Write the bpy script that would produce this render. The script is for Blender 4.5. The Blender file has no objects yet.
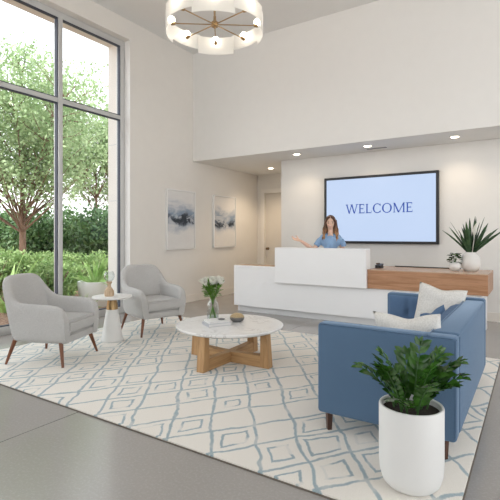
import bpy, bmesh, math, random
from mathutils import Vector, Matrix, Euler, noise as mnoise
PI = math.pi
random.seed(7)
scene = bpy.context.scene
COL = scene.collection

# ------------------------------------------------------------------ materials
def new_mat(name):
    m = bpy.data.materials.new(name); m.use_nodes = True
    nt = m.node_tree
    bs = nt.nodes.get('Principled BSDF')
    return m, nt, bs
def N(nt, t, **kw):
    n = nt.nodes.new(t)
    for k, v in kw.items():
        if k in n.inputs: n.inputs[k].default_value = v
        else: setattr(n, k, v)
    return n
def lk(nt, a, b): nt.links.new(a, b)
def rgb(c): return (c[0], c[1], c[2], 1)
def math_n(nt, op, a=None, b=None, c=None, clamp=False):
    n = nt.nodes.new('ShaderNodeMath'); n.operation = op; n.use_clamp = clamp
    for i, v in enumerate((a, b, c)):
        if v is None: continue
        if hasattr(v, 'links') or hasattr(v, 'is_linked'): nt.links.new(v, n.inputs[i])
        else: n.inputs[i].default_value = v
    return n.outputs[0]
def mixc(nt, f, a, b):
    n = nt.nodes.new('ShaderNodeMix'); n.data_type = 'RGBA'
    for i, v in ((0, f), (6, a), (7, b)):
        if hasattr(v, 'is_linked'): nt.links.new(v, n.inputs[i])
        else: n.inputs[i].default_value = v if i == 0 else rgb(v)
    return n.outputs[2]
def mapr(nt, v, a, b, c=0.0, d=1.0):
    n = nt.nodes.new('ShaderNodeMapRange'); n.interpolation_type = 'SMOOTHSTEP'
    nt.links.new(v, n.inputs[0])
    for i, x in enumerate((a, b, c, d)): n.inputs[i+1].default_value = x
    return n.outputs[0]
def noise(nt, vec, scale, detail=3, rough=.5, dist=0):
    n = nt.nodes.new('ShaderNodeTexNoise')
    n.inputs['Scale'].default_value = scale; n.inputs['Detail'].default_value = detail
    n.inputs['Roughness'].default_value = rough; n.inputs['Distortion'].default_value = dist
    nt.links.new(vec, n.inputs['Vector']); return n
def objco(nt): return nt.nodes.new('ShaderNodeTexCoord').outputs['Object']
def bump(nt, bs, h, strength, dist=.01):
    b = nt.nodes.new('ShaderNodeBump'); b.inputs['Strength'].default_value = strength
    b.inputs['Distance'].default_value = dist
    nt.links.new(h, b.inputs['Height']); nt.links.new(b.outputs[0], bs.inputs['Normal'])
def plain(name, c, rough=.5, metal=0, var=0.04, scale=6, bmp=0, bscale=200, sheen=0, coat=0):
    m, nt, bs = new_mat(name)
    co = objco(nt); nn = noise(nt, co, scale)
    d = tuple(x*(1-var*2) for x in c); e = tuple(min(1, x*(1+var)) for x in c)
    lk(nt, mixc(nt, nn.outputs[0], d, e), bs.inputs['Base Color'])
    bs.inputs['Roughness'].default_value = rough; bs.inputs['Metallic'].default_value = metal
    if sheen: bs.inputs['Sheen Weight'].default_value = sheen
    if coat: bs.inputs['Coat Weight'].default_value = coat
    if bmp:
        b = noise(nt, co, bscale, 2); bump(nt, bs, b.outputs[0], bmp, .004)
    return m
def fabric(name, a, b, scale=260, sheen=0, bmp=.5):
    m, nt, bs = new_mat(name); co = objco(nt)
    n1 = noise(nt, co, scale, 2, .7); n2 = noise(nt, co, 5, 2)
    f = mapr(nt, n1.outputs[0], .35, .65)
    c = mixc(nt, f, a, b)
    c = mixc(nt, math_n(nt, 'MULTIPLY', n2.outputs[0], .18), c, tuple(x*.7 for x in a))
    lk(nt, c, bs.inputs['Base Color'])
    bs.inputs['Roughness'].default_value = .9; bs.inputs['Sheen Weight'].default_value = sheen
    bs.inputs['Sheen Roughness'].default_value = .35
    bs.inputs['Sheen Tint'].default_value = (.62, .78, 1, 1)
    bump(nt, bs, n1.outputs[0], bmp, .003); return m
def wood(name, a, b, axis=0, scale=3, rough=.45):
    m, nt, bs = new_mat(name); co = objco(nt)
    mp = nt.nodes.new('ShaderNodeMapping'); s = [14, 14, 14]; s[axis] = .9
    mp.inputs['Scale'].default_value = s; lk(nt, co, mp.inputs['Vector'])
    n1 = noise(nt, mp.outputs[0], scale, 5, .6, .6); n2 = noise(nt, mp.outputs[0], scale*7, 3, .6)
    f = mapr(nt, n1.outputs[0], .32, .68)
    c = mixc(nt, f, a, b)
    c = mixc(nt, math_n(nt, 'MULTIPLY', mapr(nt, n2.outputs[0], .5, .75), .35), c, tuple(x*.6 for x in a))
    lk(nt, c, bs.inputs['Base Color']); bs.inputs['Roughness'].default_value = rough
    bump(nt, bs, n2.outputs[0], .15, .002); return m
def emit(name, c, s):
    m, nt, bs = new_mat(name)
    bs.inputs['Base Color'].default_value = rgb(c)
    bs.inputs['Emission Color'].default_value = rgb(c); bs.inputs['Emission Strength'].default_value = s
    return m
def clear_glass(name, tint=(1, 1, 1), edge=.5, base=.05, rough=0):
    m = bpy.data.materials.new(name); m.use_nodes = True; nt = m.node_tree; nt.nodes.clear()
    o = nt.nodes.new('ShaderNodeOutputMaterial'); mx = nt.nodes.new('ShaderNodeMixShader')
    tr = nt.nodes.new('ShaderNodeBsdfTransparent'); tr.inputs[0].default_value = rgb(tint)
    gl = nt.nodes.new('ShaderNodeBsdfGlossy'); gl.inputs['Roughness'].default_value = rough
    lw = nt.nodes.new('ShaderNodeLayerWeight'); lw.inputs[0].default_value = .3
    f = math_n(nt, 'MULTIPLY_ADD', lw.outputs['Facing'], edge, base, True)
    f2 = math_n(nt, 'MULTIPLY', f, f) if False else f
    lk(nt, f2, mx.inputs[0]); lk(nt, tr.outputs[0], mx.inputs[1]); lk(nt, gl.outputs[0], mx.inputs[2])
    lk(nt, mx.outputs[0], o.inputs[0]); return m
def leafmat(name, a, b, rough=.45, trans=.35, scale=9):
    m = bpy.data.materials.new(name); m.use_nodes = True; nt = m.node_tree
    bs = nt.nodes.get('Principled BSDF'); o = nt.nodes.get('Material Output')
    nn = noise(nt, objco(nt), scale, 3, .7); c = mixc(nt, mapr(nt, nn.outputs[0], .3, .7), a, b)
    lk(nt, c, bs.inputs['Base Color']); bs.inputs['Roughness'].default_value = rough
    t = nt.nodes.new('ShaderNodeBsdfTranslucent'); lk(nt, c, t.inputs[0])
    mx = nt.nodes.new('ShaderNodeMixShader'); mx.inputs[0].default_value = trans
    lk(nt, bs.outputs[0], mx.inputs[1]); lk(nt, t.outputs[0], mx.inputs[2]); lk(nt, mx.outputs[0], o.inputs[0])
    return m

M = {}
M['wall'] = plain('wall_paint', (.80, .765, .715), .85, var=.015, bmp=.08, bscale=300)
M['wall_white'] = plain('upper_wall_paint', (.845, .83, .80), .85, var=.012, bmp=.08, bscale=300)
M['ceil'] = plain('ceiling_paint', (.80, .79, .77), .9, var=.01)
M['trimw'] = plain('trim_paint', (.84, .80, .74), .5, var=.01)
M['doorp'] = plain('door_paint', (.72, .67, .60), .5, var=.01)
M['outwall'] = plain('white_render', (.82, .82, .80), .8, var=.02)
M['desk'] = plain('white_lacquer', (.90, .90, .905), .35, var=.006)
M['deskshadow'] = plain('shaded_desk_white', (.80, .80, .80), .5, var=.006)  # desk white darkened: shade under the desk front put into the toe kick colour
M['alu'] = plain('window_aluminium', (.62, .62, .61), .45, metal=.2, var=.02)
M['gasket'] = plain('dark_gasket', (.05, .06, .09), .5)
M['black'] = plain('black_plastic', (.012, .012, .014), .35)
M['brass'] = plain('brass', (.42, .28, .14), .32, metal=1)
M['bronze'] = plain('bronze_knob', (.22, .14, .08), .35, metal=1)
M['greyfab'] = fabric('light_grey_weave', (.42, .41, .395), (.62, .61, .595))
M['bluefab'] = fabric('blue_velvet_weave', (.066, .126, .215), (.108, .182, .285), 320, .5, .3)
M['bluecush'] = fabric('deep_blue_weave', (.07, .135, .25), (.11, .185, .31), 320, .05, .3)
M['pillow'] = fabric('oatmeal_weave', (.66, .64, .60), (.78, .76, .72), 90, 0, .6)
M['walnut'] = wood('walnut_leg', (.13, .045, .018), (.22, .08, .033), 2, 3, .35)
M['darkleg'] = wood('dark_brown_leg', (.06, .025, .016), (.10, .042, .025), 2, 3, .35)
M['oak'] = wood('oak', (.42, .235, .10), (.56, .34, .16), 2, 2.2, .45)
M['oakx'] = wood('oak_long_x', (.42, .235, .10), (.56, .34, .16), 0, 2.2, .45)
M['oaky'] = wood('oak_long_y', (.42, .235, .10), (.56, .34, .16), 1, 2.2, .45)
M['console'] = wood('console_veneer', (.36, .175, .085), (.50, .27, .15), 0, 1.6, .4)
M['consoletop'] = wood('console_top_veneer', (.50, .33, .22), (.60, .42, .30), 0, 1.6, .25)
M['turned'] = wood('turned_wood', (.42, .29, .18), (.66, .50, .34), 2, 6, .6)
M['whitepl'] = plain('matt_white_ceramic', (.80, .79, .77), .5, var=.02, scale=3, bmp=.05, bscale=60)
M['whitegl'] = plain('glazed_white_ceramic', (.80, .78, .75), .25, var=.03)
M['soil'] = plain('potting_soil', (.03, .02, .013), .95, var=.4, scale=60, bmp=.8, bscale=80)
M['paper'] = plain('book_paper', (.80, .79, .77), .8)
M['cover'] = plain('book_cover', (.50, .51, .54), .45, var=.08, scale=20)
M['edgem'] = plain('rug_edge_strip', (.16, .135, .11), .9)
M['glass'] = clear_glass('window_glass', (.99, .998, .995), .10, .0)
M['vaseglass'] = clear_glass('vase_glass', (.965, .98, .98), .55, .0)
M['zz'] = leafmat('zz_leaf', (.018, .070, .009), (.06, .17, .022), .22, .15, 14)
M['zzstem'] = plain('zz_stem', (.05, .13, .03), .5, var=.15)
M['lily'] = leafmat('lily_leaf', (.015, .05, .02), (.06, .12, .045), .4, .15, 14)
M['cut'] = leafmat('cut_flower_green', (.08, .22, .03), (.20, .38, .06), .4, .3, 40)
M['petal'] = leafmat('white_petal', (.80, .80, .70), (.88, .87, .82), .5, .3, 30)
M['tree'] = leafmat('tree_leaf', (.21, .32, .14), (.42, .53, .30), .5, .4, 2.2)
M['hedge'] = leafmat('hedge_leaf', (.12, .23, .06), (.36, .48, .20), .5, .35, 3)
M['dark'] = leafmat('evergreen_leaf', (.04, .10, .03), (.13, .23, .08), .5, .25, 1.5)
M['spike'] = leafmat('spiky_leaf', (.22, .42, .08), (.55, .72, .32), .45, .35, 6)
M['bark'] = plain('bark', (.20, .125, .085), .9, var=.25, scale=14, bmp=.6, bscale=30)
M['skin'] = plain('skin', (.78, .52, .40), .5, var=.03)
M['skin'].node_tree.nodes['Principled BSDF'].inputs['Subsurface Weight'].default_value = .1
M['shirt'] = fabric('light_blue_chambray', (.20, .34, .56), (.34, .50, .72), 200, .2, .3)
M['trouser'] = plain('dark_trousers', (.03, .035, .05), .8)
M['white'] = plain('white_enamel', (.85, .84, .82), .3, var=.01)
M['lip'] = plain('lip', (.62, .22, .19), .4)
M['tooth'] = plain('teeth', (.85, .83, .80), .3)
M['eye'] = plain('eye_dark', (.03, .018, .012), .2)
M['slat'] = plain('vent_grey', (.25, .25, .25), .5)

# hair: brown roots, lighter honey ends (real hair colour by height)
def hair_mat():
    m, nt, bs = new_mat('brown_ombre_hair'); co = objco(nt)
    sp = nt.nodes.new('ShaderNodeSeparateXYZ'); lk(nt, co, sp.inputs[0])
    mp = nt.nodes.new('ShaderNodeMapping'); mp.inputs['Scale'].default_value = (60, 60, 6); lk(nt, co, mp.inputs[0])
    n1 = noise(nt, mp.outputs[0], 1, 3)
    f = mapr(nt, sp.outputs[2], 1.36, 1.60, 1, 0)
    c = mixc(nt, f, (.09, .032, .015), (.50, .26, .11))
    c = mixc(nt, mapr(nt, n1.outputs[0], .4, .7), c, (.07, .028, .012))
    lk(nt, c, bs.inputs['Base Color']); bs.inputs['Roughness'].default_value = .45
    bump(nt, bs, n1.outputs[0], .5, .004); return m
M['hair'] = hair_mat()

def floor_mat():
    m, nt, bs = new_mat('polished_concrete'); co = objco(nt)
    n1 = noise(nt, co, 1.1, 4, .6); n2 = noise(nt, co, 60, 3, .7)
    c = mixc(nt, n1.outputs[0], (.31, .288, .270), (.37, .348, .326))
    c = mixc(nt, math_n(nt, 'MULTIPLY', mapr(nt, n2.outputs[0], .45, .7), .4), c, (.43, .42, .40))
    sp = nt.nodes.new('ShaderNodeSeparateXYZ'); lk(nt, co, sp.inputs[0])
    def joint(v, off, per):
        a = math_n(nt, 'DIVIDE', math_n(nt, 'SUBTRACT', v, off), per)
        a = math_n(nt, 'SUBTRACT', a, math_n(nt, 'ROUND', a))
        return math_n(nt, 'LESS_THAN', math_n(nt, 'ABSOLUTE', a), .0035/per)
    j = math_n(nt, 'MAXIMUM', joint(sp.outputs[0], -3.03, 3.6), joint(sp.outputs[1], .5, 9.5))
    c = mixc(nt, j, c, (.05, .048, .045))
    lk(nt, c, bs.inputs['Base Color'])
    r = math_n(nt, 'MULTIPLY_ADD', n1.outputs[0], .12, .10); lk(nt, r, bs.inputs['Roughness'])
    bs.inputs['Specular IOR Level'].default_value = .6
    bump(nt, bs, math_n(nt, 'SUBTRACT', n2.outputs[0], j), .03, .002); return m
M['floor'] = floor_mat()

def rug_mat():
    m, nt, bs = new_mat('cream_diamond_rug'); co = objco(nt)
    nA = noise(nt, co, 3.2, 3); nB = noise(nt, co, 240, 3, .7)
    mp = nt.nodes.new('ShaderNodeVectorMath'); mp.operation = 'MULTIPLY_ADD'
    lk(nt, nA.outputs['Color'], mp.inputs[0]); mp.inputs[1].default_value = (.11, .11, 0); lk(nt, co, mp.inputs[2])
    nC = noise(nt, co, 70, 2, .6)
    mp2 = nt.nodes.new('ShaderNodeVectorMath'); mp2.operation = 'MULTIPLY_ADD'
    lk(nt, nC.outputs['Color'], mp2.inputs[0]); mp2.inputs[1].default_value = (.014, .014, 0); lk(nt, mp.outputs[0], mp2.inputs[2])
    sp = nt.nodes.new('ShaderNodeSeparateXYZ'); lk(nt, mp2.outputs[0], sp.inputs[0])
    x = math_n(nt, 'DIVIDE', sp.outputs[0], .37); y = math_n(nt, 'DIVIDE', sp.outputs[1], .50)
    a = math_n(nt, 'ADD', x, y); b = math_n(nt, 'SUBTRACT', x, y)
    a = math_n(nt, 'ADD', a, -.785 - .26); b = math_n(nt, 'ADD', b, .055 - .04)
    ia = math_n(nt, 'FLOOR', a); ib = math_n(nt, 'FLOOR', b)
    fa = math_n(nt, 'SUBTRACT', math_n(nt, 'FRACT', a), .5); fb = math_n(nt, 'SUBTRACT', math_n(nt, 'FRACT', b), .5)
    aa = math_n(nt, 'ABSOLUTE', fa); ab = math_n(nt, 'ABSOLUTE', fb)
    line = math_n(nt, 'MAXIMUM', mapr(nt, aa, .448, .476), mapr(nt, ab, .448, .476))
    cv = nt.nodes.new('ShaderNodeCombineXYZ'); lk(nt, ia, cv.inputs[0]); lk(nt, ib, cv.inputs[1])
    wn = nt.nodes.new('ShaderNodeTexWhiteNoise'); wn.noise_dimensions = '3D'; lk(nt, cv.outputs[0], wn.inputs[0])
    d = math_n(nt, 'MAXIMUM', aa, ab)
    size = math_n(nt, 'MULTIPLY_ADD', wn.outputs[0], .12, .20)
    dd = math_n(nt, 'ABSOLUTE', math_n(nt, 'SUBTRACT', d, size))
    inner = mapr(nt, dd, .020, .042, 1, 0)
    cv2 = nt.nodes.new('ShaderNodeVectorMath'); cv2.operation = 'ADD'; lk(nt, cv.outputs[0], cv2.inputs[0]); cv2.inputs[1].default_value = (13.3, 7.1, 3)
    wn2 = nt.nodes.new('ShaderNodeTexWhiteNoise'); wn2.noise_dimensions = '3D'; lk(nt, cv2.outputs[0], wn2.inputs[0])
    on = math_n(nt, 'GREATER_THAN', wn2.outputs[0], .38)
    inner = math_n(nt, 'MULTIPLY', inner, on)
    nD = noise(nt, co, 4.5, 2)
    inner = math_n(nt, 'MULTIPLY', inner, mapr(nt, nD.outputs[0], .38, .50, .15, 1))
    nE = noise(nt, co, 6, 2)
    line = math_n(nt, 'MULTIPLY', line, mapr(nt, nE.outputs[0], .33, .50, .55, 1))
    pat = math_n(nt, 'MAXIMUM', line, inner)
    pat = math_n(nt, 'MULTIPLY', pat, mapr(nt, nB.outputs[0], .25, .6, .45, 1))
    base = mixc(nt, mapr(nt, nB.outputs[0], .3, .7), (.72, .67, .60), (.90, .86, .79))
    blue = mixc(nt, nE.outputs[0], (.11, .225, .29), (.22, .355, .43))
    lk(nt, mixc(nt, math_n(nt, 'MULTIPLY', pat, .85), base, blue), bs.inputs['Base Color'])
    bs.inputs['Roughness'].default_value = .95; bs.inputs['Sheen Weight'].default_value = .2
    bump(nt, bs, nB.outputs[0], .7, .006); return m
M['rug'] = rug_mat()

def marble_mat():
    m, nt, bs = new_mat('white_marble'); co = objco(nt)
    n1 = noise(nt, co, 3.5, 6, .65, 1.2)
    v = math_n(nt, 'ABSOLUTE', math_n(nt, 'SUBTRACT', n1.outputs[0], .5))
    n2 = noise(nt, co, 2, 3)
    f = math_n(nt, 'MULTIPLY', mapr(nt, v, .0, .035, 1, 0), mapr(nt, n2.outputs[0], .4, .65, .1, .7))
    n3 = noise(nt, co, 9, 4)
    c = mixc(nt, n3.outputs[0], (.80, .79, .775), (.90, .89, .88))
    lk(nt, mixc(nt, f, c, (.54, .52, .51)), bs.inputs['Base Color'])
    bs.inputs['Roughness'].default_value = .22; return m
M['marble'] = marble_mat()

def art_mat(name, seed, cz, warm):
    m, nt, bs = new_mat(name); co = objco(nt)
    mp = nt.nodes.new('ShaderNodeMapping'); mp.inputs['Scale'].default_value = (1, .55, 1); mp.inputs['Location'].default_value = (seed, seed*2.3, seed*1.7); lk(nt, co, mp.inputs[0])
    sp = nt.nodes.new('ShaderNodeSeparateXYZ'); lk(nt, co, sp.inputs[0])
    n1 = noise(nt, mp.outputs[0], 2.2, 6, .6, .8); n2 = noise(nt, mp.outputs[0], 4.5, 5, .65, 1.5)
    z = math_n(nt, 'ADD', sp.outputs[2], math_n(nt, 'MULTIPLY', math_n(nt, 'SUBTRACT', n1.outputs[0], .5), .6))
    z = math_n(nt, 'SUBTRACT', z, cz)
    az = math_n(nt, 'ABSOLUTE', z)
    wash = math_n(nt, 'MULTIPLY', mapr(nt, az, .05, .32, 1, 0), mapr(nt, n2.outputs[0], .34, .56, .45, 1))
    z2 = math_n(nt, 'ABSOLUTE', math_n(nt, 'ADD', z, .06))
    ink = math_n(nt, 'MULTIPLY', mapr(nt, z2, .02, .11, 1, 0), mapr(nt, n2.outputs[0], .38, .50, .1, 1))
    c = mixc(nt, n2.outputs[0], (.72, .70, .68), warm)
    c = mixc(nt, wash, c, (.25, .32, .42)); c = mixc(nt, ink, c, (.03, .04, .055))
    lk(nt, c, bs.inputs['Base Color']); bs.inputs['Roughness'].default_value = .7; return m

def stone_mat():
    m, nt, bs = new_mat('two_tone_stone'); co = objco(nt)
    sp = nt.nodes.new('ShaderNodeSeparateXYZ'); lk(nt, co, sp.inputs[0])
    n1 = noise(nt, co, 60, 4, .7)
    f = mapr(nt, math_n(nt, 'MULTIPLY_ADD', n1.outputs[0], .02, sp.outputs[2]), .055, .075)
    a = mixc(nt, n1.outputs[0], (.07, .07, .07), (.24, .23, .22)); b = mixc(nt, n1.outputs[0], (.30, .20, .09), (.62, .48, .28))
    lk(nt, mixc(nt, f, a, b), bs.inputs['Base Color']); bs.inputs['Roughness'].default_value = .55
    bump(nt, bs, n1.outputs[0], .6, .006); return m
M['stone'] = stone_mat()
def mulch_mat():
    m, nt, bs = new_mat('bark_mulch'); co = objco(nt)
    n1 = noise(nt, co, 22, 4, .8)
    lk(nt, mixc(nt, mapr(nt, n1.outputs[0], .35, .65), (.16, .08, .05), (.42, .27, .19)), bs.inputs['Base Color'])
    bs.inputs['Roughness'].default_value = .95; bump(nt, bs, n1.outputs[0], 1, .03); return m
M['mulch'] = mulch_mat()
def frosted():
    m = bpy.data.materials.new('frosted_glass'); m.use_nodes = True; nt = m.node_tree; nt.nodes.clear()
    o = nt.nodes.new('ShaderNodeOutputMaterial')
    d = nt.nodes.new('ShaderNodeBsdfPrincipled'); d.inputs['Base Color'].default_value = (.93, .93, .92, 1); d.inputs['Roughness'].default_value = .3
    t = nt.nodes.new('ShaderNodeBsdfTranslucent'); t.inputs[0].default_value = (.97, .97, .95, 1)
    tr = nt.nodes.new('ShaderNodeBsdfTransparent'); tr.inputs[0].default_value = (.96, .95, .92, 1)
    m1 = nt.nodes.new('ShaderNodeMixShader'); m1.inputs[0].default_value = .6
    lk(nt, d.outputs[0], m1.inputs[1]); lk(nt, t.outputs[0], m1.inputs[2])
    m2 = nt.nodes.new('ShaderNodeMixShader'); m2.inputs[0].default_value = .04
    lk(nt, m1.outputs[0], m2.inputs[1]); lk(nt, tr.outputs[0], m2.inputs[2]); lk(nt, m2.outputs[0], o.inputs[0]); return m
M['frost'] = frosted()
M['bulb'] = emit('warm_bulb', (1, .88, .72), 7)
M['down'] = emit('downlight_lens', (1, .86, .66), 9)
M['screen'] = emit('lit_screen', (.48, .60, .82), .56)
M['screen'].node_tree.nodes['Principled BSDF'].inputs['Base Color'].default_value = (.05, .05, .05, 1)
M['ink'] = emit('screen_lettering', (.02, .06, .30), .3)

# ------------------------------------------------------------------ mesh helpers
def obj(name, bm, mat=None, parent=None, smooth=None, loc=None):
    me = bpy.data.meshes.new(name)
    bmesh.ops.recalc_face_normals(bm, faces=bm.faces[:]) if smooth != 'raw' else None
    bm.to_mesh(me); bm.free()
    if smooth is not None:
        for p in me.polygons: p.use_smooth = True
        if smooth != 'raw' and smooth < 180: me.set_sharp_from_angle(angle=math.radians(smooth))
    if mat: me.materials.append(mat)
    o = bpy.data.objects.new(name, me); COL.objects.link(o)
    if loc is not None: o.location = loc
    if parent: o.parent = parent
    return o
def tag(o, label=None, cat=None, group=None, kind=None):
    if label: o['label'] = label
    if cat: o['category'] = cat
    if group: o['group'] = group
    if kind: o['kind'] = kind
    return o
def empty(name, loc, rz=0, **kw):
    o = bpy.data.objects.new(name, None); COL.objects.link(o); o.location = loc; o.rotation_euler = (0, 0, rz)
    o.empty_display_size = .1
    return tag(o, **kw)
def merge(bm, b2, mtx=None):
    if mtx is not None: b2.transform(mtx)
    me = bpy.data.meshes.new('tmp'); b2.to_mesh(me); b2.free(); bm.from_mesh(me); bpy.data.meshes.remove(me)
def box(bm, x0, x1, y0, y1, z0, z1, bev=0, seg=2, mtx=None):
    b = bmesh.new(); bmesh.ops.create_cube(b, size=1)
    for v in b.verts: v.co = Vector(((x0+x1)/2+v.co.x*(x1-x0), (y0+y1)/2+v.co.y*(y1-y0), (z0+z1)/2+v.co.z*(z1-z0)))
    if bev: bmesh.ops.bevel(b, geom=b.edges[:], offset=bev, segments=seg, profile=.5, affect='EDGES')
    merge(bm, b, mtx)
def B(*a, **k):
    bm = bmesh.new(); box(bm, *a, **k); return bm
def lathe(bm, prof, seg=32, cx=0, cy=0, cz=0, mtx=None, closed=True):
    b = bmesh.new(); rings = []
    for r, z in prof:
        if r < 1e-5: rings.append([b.verts.new((cx, cy, cz+z))])
        else: rings.append([b.verts.new((cx+r*math.cos(2*PI*i/seg), cy+r*math.sin(2*PI*i/seg), cz+z)) for i in range(seg)])
    for a, c in zip(rings, rings[1:]):
        for i in range(seg):
            j = (i+1) % seg
            if len(a) == 1 and len(c) == 1: continue
            if len(a) == 1: b.faces.new((a[0], c[i], c[j]))
            elif len(c) == 1: b.faces.new((a[i], a[j], c[0]))
            else: b.faces.new((a[i], a[j], c[j], c[i]))
    merge(bm, b, mtx)
def tube(bm, pts, rad, seg=8, cap=True, flat=1.0):
    pts = [Vector(p) for p in pts]; n = len(pts)
    if not hasattr(rad, '__len__'): rad = [rad]*n
    b = bmesh.new(); rings = []; up = None
    for i, p in enumerate(pts):
        d = (pts[min(i+1, n-1)] - pts[max(i-1, 0)]).normalized()
        if up is None:
            up = Vector((0, 0, 1)) if abs(d.z) < .9 else Vector((1, 0, 0))
        s = d.cross(up).normalized(); up = s.cross(d).normalized()
        rings.append([b.verts.new(p + (s*math.cos(2*PI*k/seg) + up*math.sin(2*PI*k/seg)*flat)*rad[i]) for k in range(seg)])
    for a, c in zip(rings, rings[1:]):
        for k in range(seg): b.faces.new((a[k], a[(k+1) % seg], c[(k+1) % seg], c[k]))
    if cap: b.faces.new(rings[0][::-1]); b.faces.new(rings[-1])
    merge(bm, b)
def ball(bm, c, r, seg=16, sc=(1, 1, 1)):
    b = bmesh.new(); bmesh.ops.create_uvsphere(b, u_segments=seg, v_segments=max(6, seg*2//3), radius=1)
    for v in b.verts: v.co = Vector((c[0]+v.co.x*r*sc[0], c[1]+v.co.y*r*sc[1], c[2]+v.co.z*r*sc[2]))
    merge(bm, b)
def poly_prism(bm, pts, axis, lo, hi):
    """extrude polygon pts (2D) along axis"""
    def P(a, b, t):
        return {0: (t, a, b), 1: (a, t, b), 2: (a, b, t)}[axis]
    v0 = [bm.verts.new(P(a, b, lo)) for a, b in pts]; v1 = [bm.verts.new(P(a, b, hi)) for a, b in pts]
    bm.faces.new(v0); bm.faces.new(v1[::-1]); n = len(pts)
    for i in range(n): bm.faces.new((v0[i], v0[(i+1) % n], v1[(i+1) % n], v1[i]))
def subsurf(o, lv=2):
    m = o.modifiers.new('smooth', 'SUBSURF'); m.levels = lv; m.render_levels = lv; return o
def leafquads(V, Fc, c, d, nrm, ln, wd, fold=.25):
    """folded leaf: 6 verts, 4 faces into raw lists"""
    d = d.normalized(); s = d.cross(nrm)
    if s.length < 1e-4: s = d.cross(Vector((1, 0, .3)))
    s.normalize(); nn = s.cross(d)
    b = len(V)
    V += [c, c+d*ln*.4+s*wd*.5+nn*wd*fold, c+d*ln*.4-s*wd*.5+nn*wd*fold, c+d*ln*.45, c+d*ln-nn*ln*.08,
          c+d*ln*.75+s*wd*.36+nn*wd*fold*.6, c+d*ln*.75-s*wd*.36+nn*wd*fold*.6]
    Fc += [(b, b+3, b+1), (b, b+2, b+3), (b+1, b+3, b+4, b+5), (b+3, b+2, b+6, b+4)]
def simple_leaf(V, Fc, c, d, nrm, ln, wd):
    d = d.normalized(); s = d.cross(nrm)
    if s.length < 1e-4: s = Vector((1, 0, 0))
    s.normalize(); b = len(V)
    V += [c, c+d*ln*.5+s*wd*.5, c+d*ln, c+d*ln*.5-s*wd*.5]
    Fc.append((b, b+1, b+2, b+3))
def raw(name, V, Fc, mat, parent=None, smooth=False):
    me = bpy.data.meshes.new(name); me.from_pydata([tuple(v) for v in V], [], Fc); me.update()
    if smooth:
        for p in me.polygons: p.use_smooth = True
    me.materials.append(mat)
    o = bpy.data.objects.new(name, me); COL.objects.link(o)
    if parent: o.parent = parent
    return o
def rv(): 
    while 1:
        v = Vector((random.uniform(-1, 1), random.uniform(-1, 1), random.uniform(-1, 1)))
        if .01 < v.length < 1: return v.normalized()

# ------------------------------------------------------------------ camera
cam = bpy.data.cameras.new('camera'); co = bpy.data.objects.new('camera', cam); COL.objects.link(co)
YAW = math.radians(32.9)
co.location = (0, 0, 1.4); co.rotation_euler = (PI/2, 0, YAW)
cam.sensor_width = 36; cam.lens = 440/500*36
cam.shift_y = -15/500; cam.clip_end = 300; cam.clip_start = .05
scene.camera = co

# ------------------------------------------------------------------ setting
XL = -6.06; XO = -6.65; YB = 7.15; YT = 8.10; ZC = 5.22; ZS = 2.95; YR = 9.72
XR = 4.5; YF = -4.5
def S(name, bm, mat, parent=None, smooth=None): 
    o = obj(name, bm, mat, parent, smooth)
    if parent is None: o['kind'] = 'structure'
    return o
S('floor', B(XO+.0, XR, YF, YR+.2, -.12, 0), M['floor'])
S('ceiling', B(XO, XR, YF, YB+.2, ZC, ZC+.15), M['ceil'])
bm = bmesh.new(); box(bm, XL, XR, YB+.201, YR+.2, ZS, ZS+.12); S('ceiling_soffit', bm, M['wall_white'])
S('wall_upper', B(XL+.001, XR, YB, YB+.2, ZS, ZC-.001), M['wall_white'])
S('wall_back', B(-4.46, XR, YT, YR+.2, 0.0, ZS-.001), M['wall_white'])
# left wall: solid right of the window, thin band above the opening
WY0, WY1, WZ1 = -3.9, 5.43, 4.88
bm = bmesh.new()
box(bm, XO, XL, WY1, YR+.2, 0.0, ZC); box(bm, XO, XL, WY0, WY1, WZ1, ZC); box(bm, XO, XL, YF, WY0, 0.0, ZC)
S('wall_left', bm, M['wall'])
bm = bmesh.new(); box(bm, XO, XR, YF-.2, YF-.001, 0, 2.5); box(bm, XO, XR, YF-.2, YF-.001, 5.0, ZC); box(bm, XO, -5.9, YF-.2, YF-.001, 2.5, 5.0)  # unseen rear wall, added with a high opening to brighten bulkhead and ceiling
S('added_wall_rear', bm, M['wall_white'])
bm = bmesh.new(); box(bm, XR-.001, XR+.2, YF, -1.0, 0, ZC); box(bm, XR-.001, XR+.2, -1.0, 6.4, 4.6, ZC); box(bm, XR-.001, XR+.2, 6.4, YT, 0, ZC)  # unseen right wall, added; its large opening lets sky light onto the sofa back
S('added_wall_right', bm, M['wall_white'])
bm = bmesh.new()
for k in range(7): box(bm, -5.9+k*1.72, -5.84+k*1.72, YF-.12, YF-.06, 2.5, 5.0)
S('added_window_rear', bm, M['alu'])  # mullions of the added, unseen opening that lights the upper room
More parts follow.
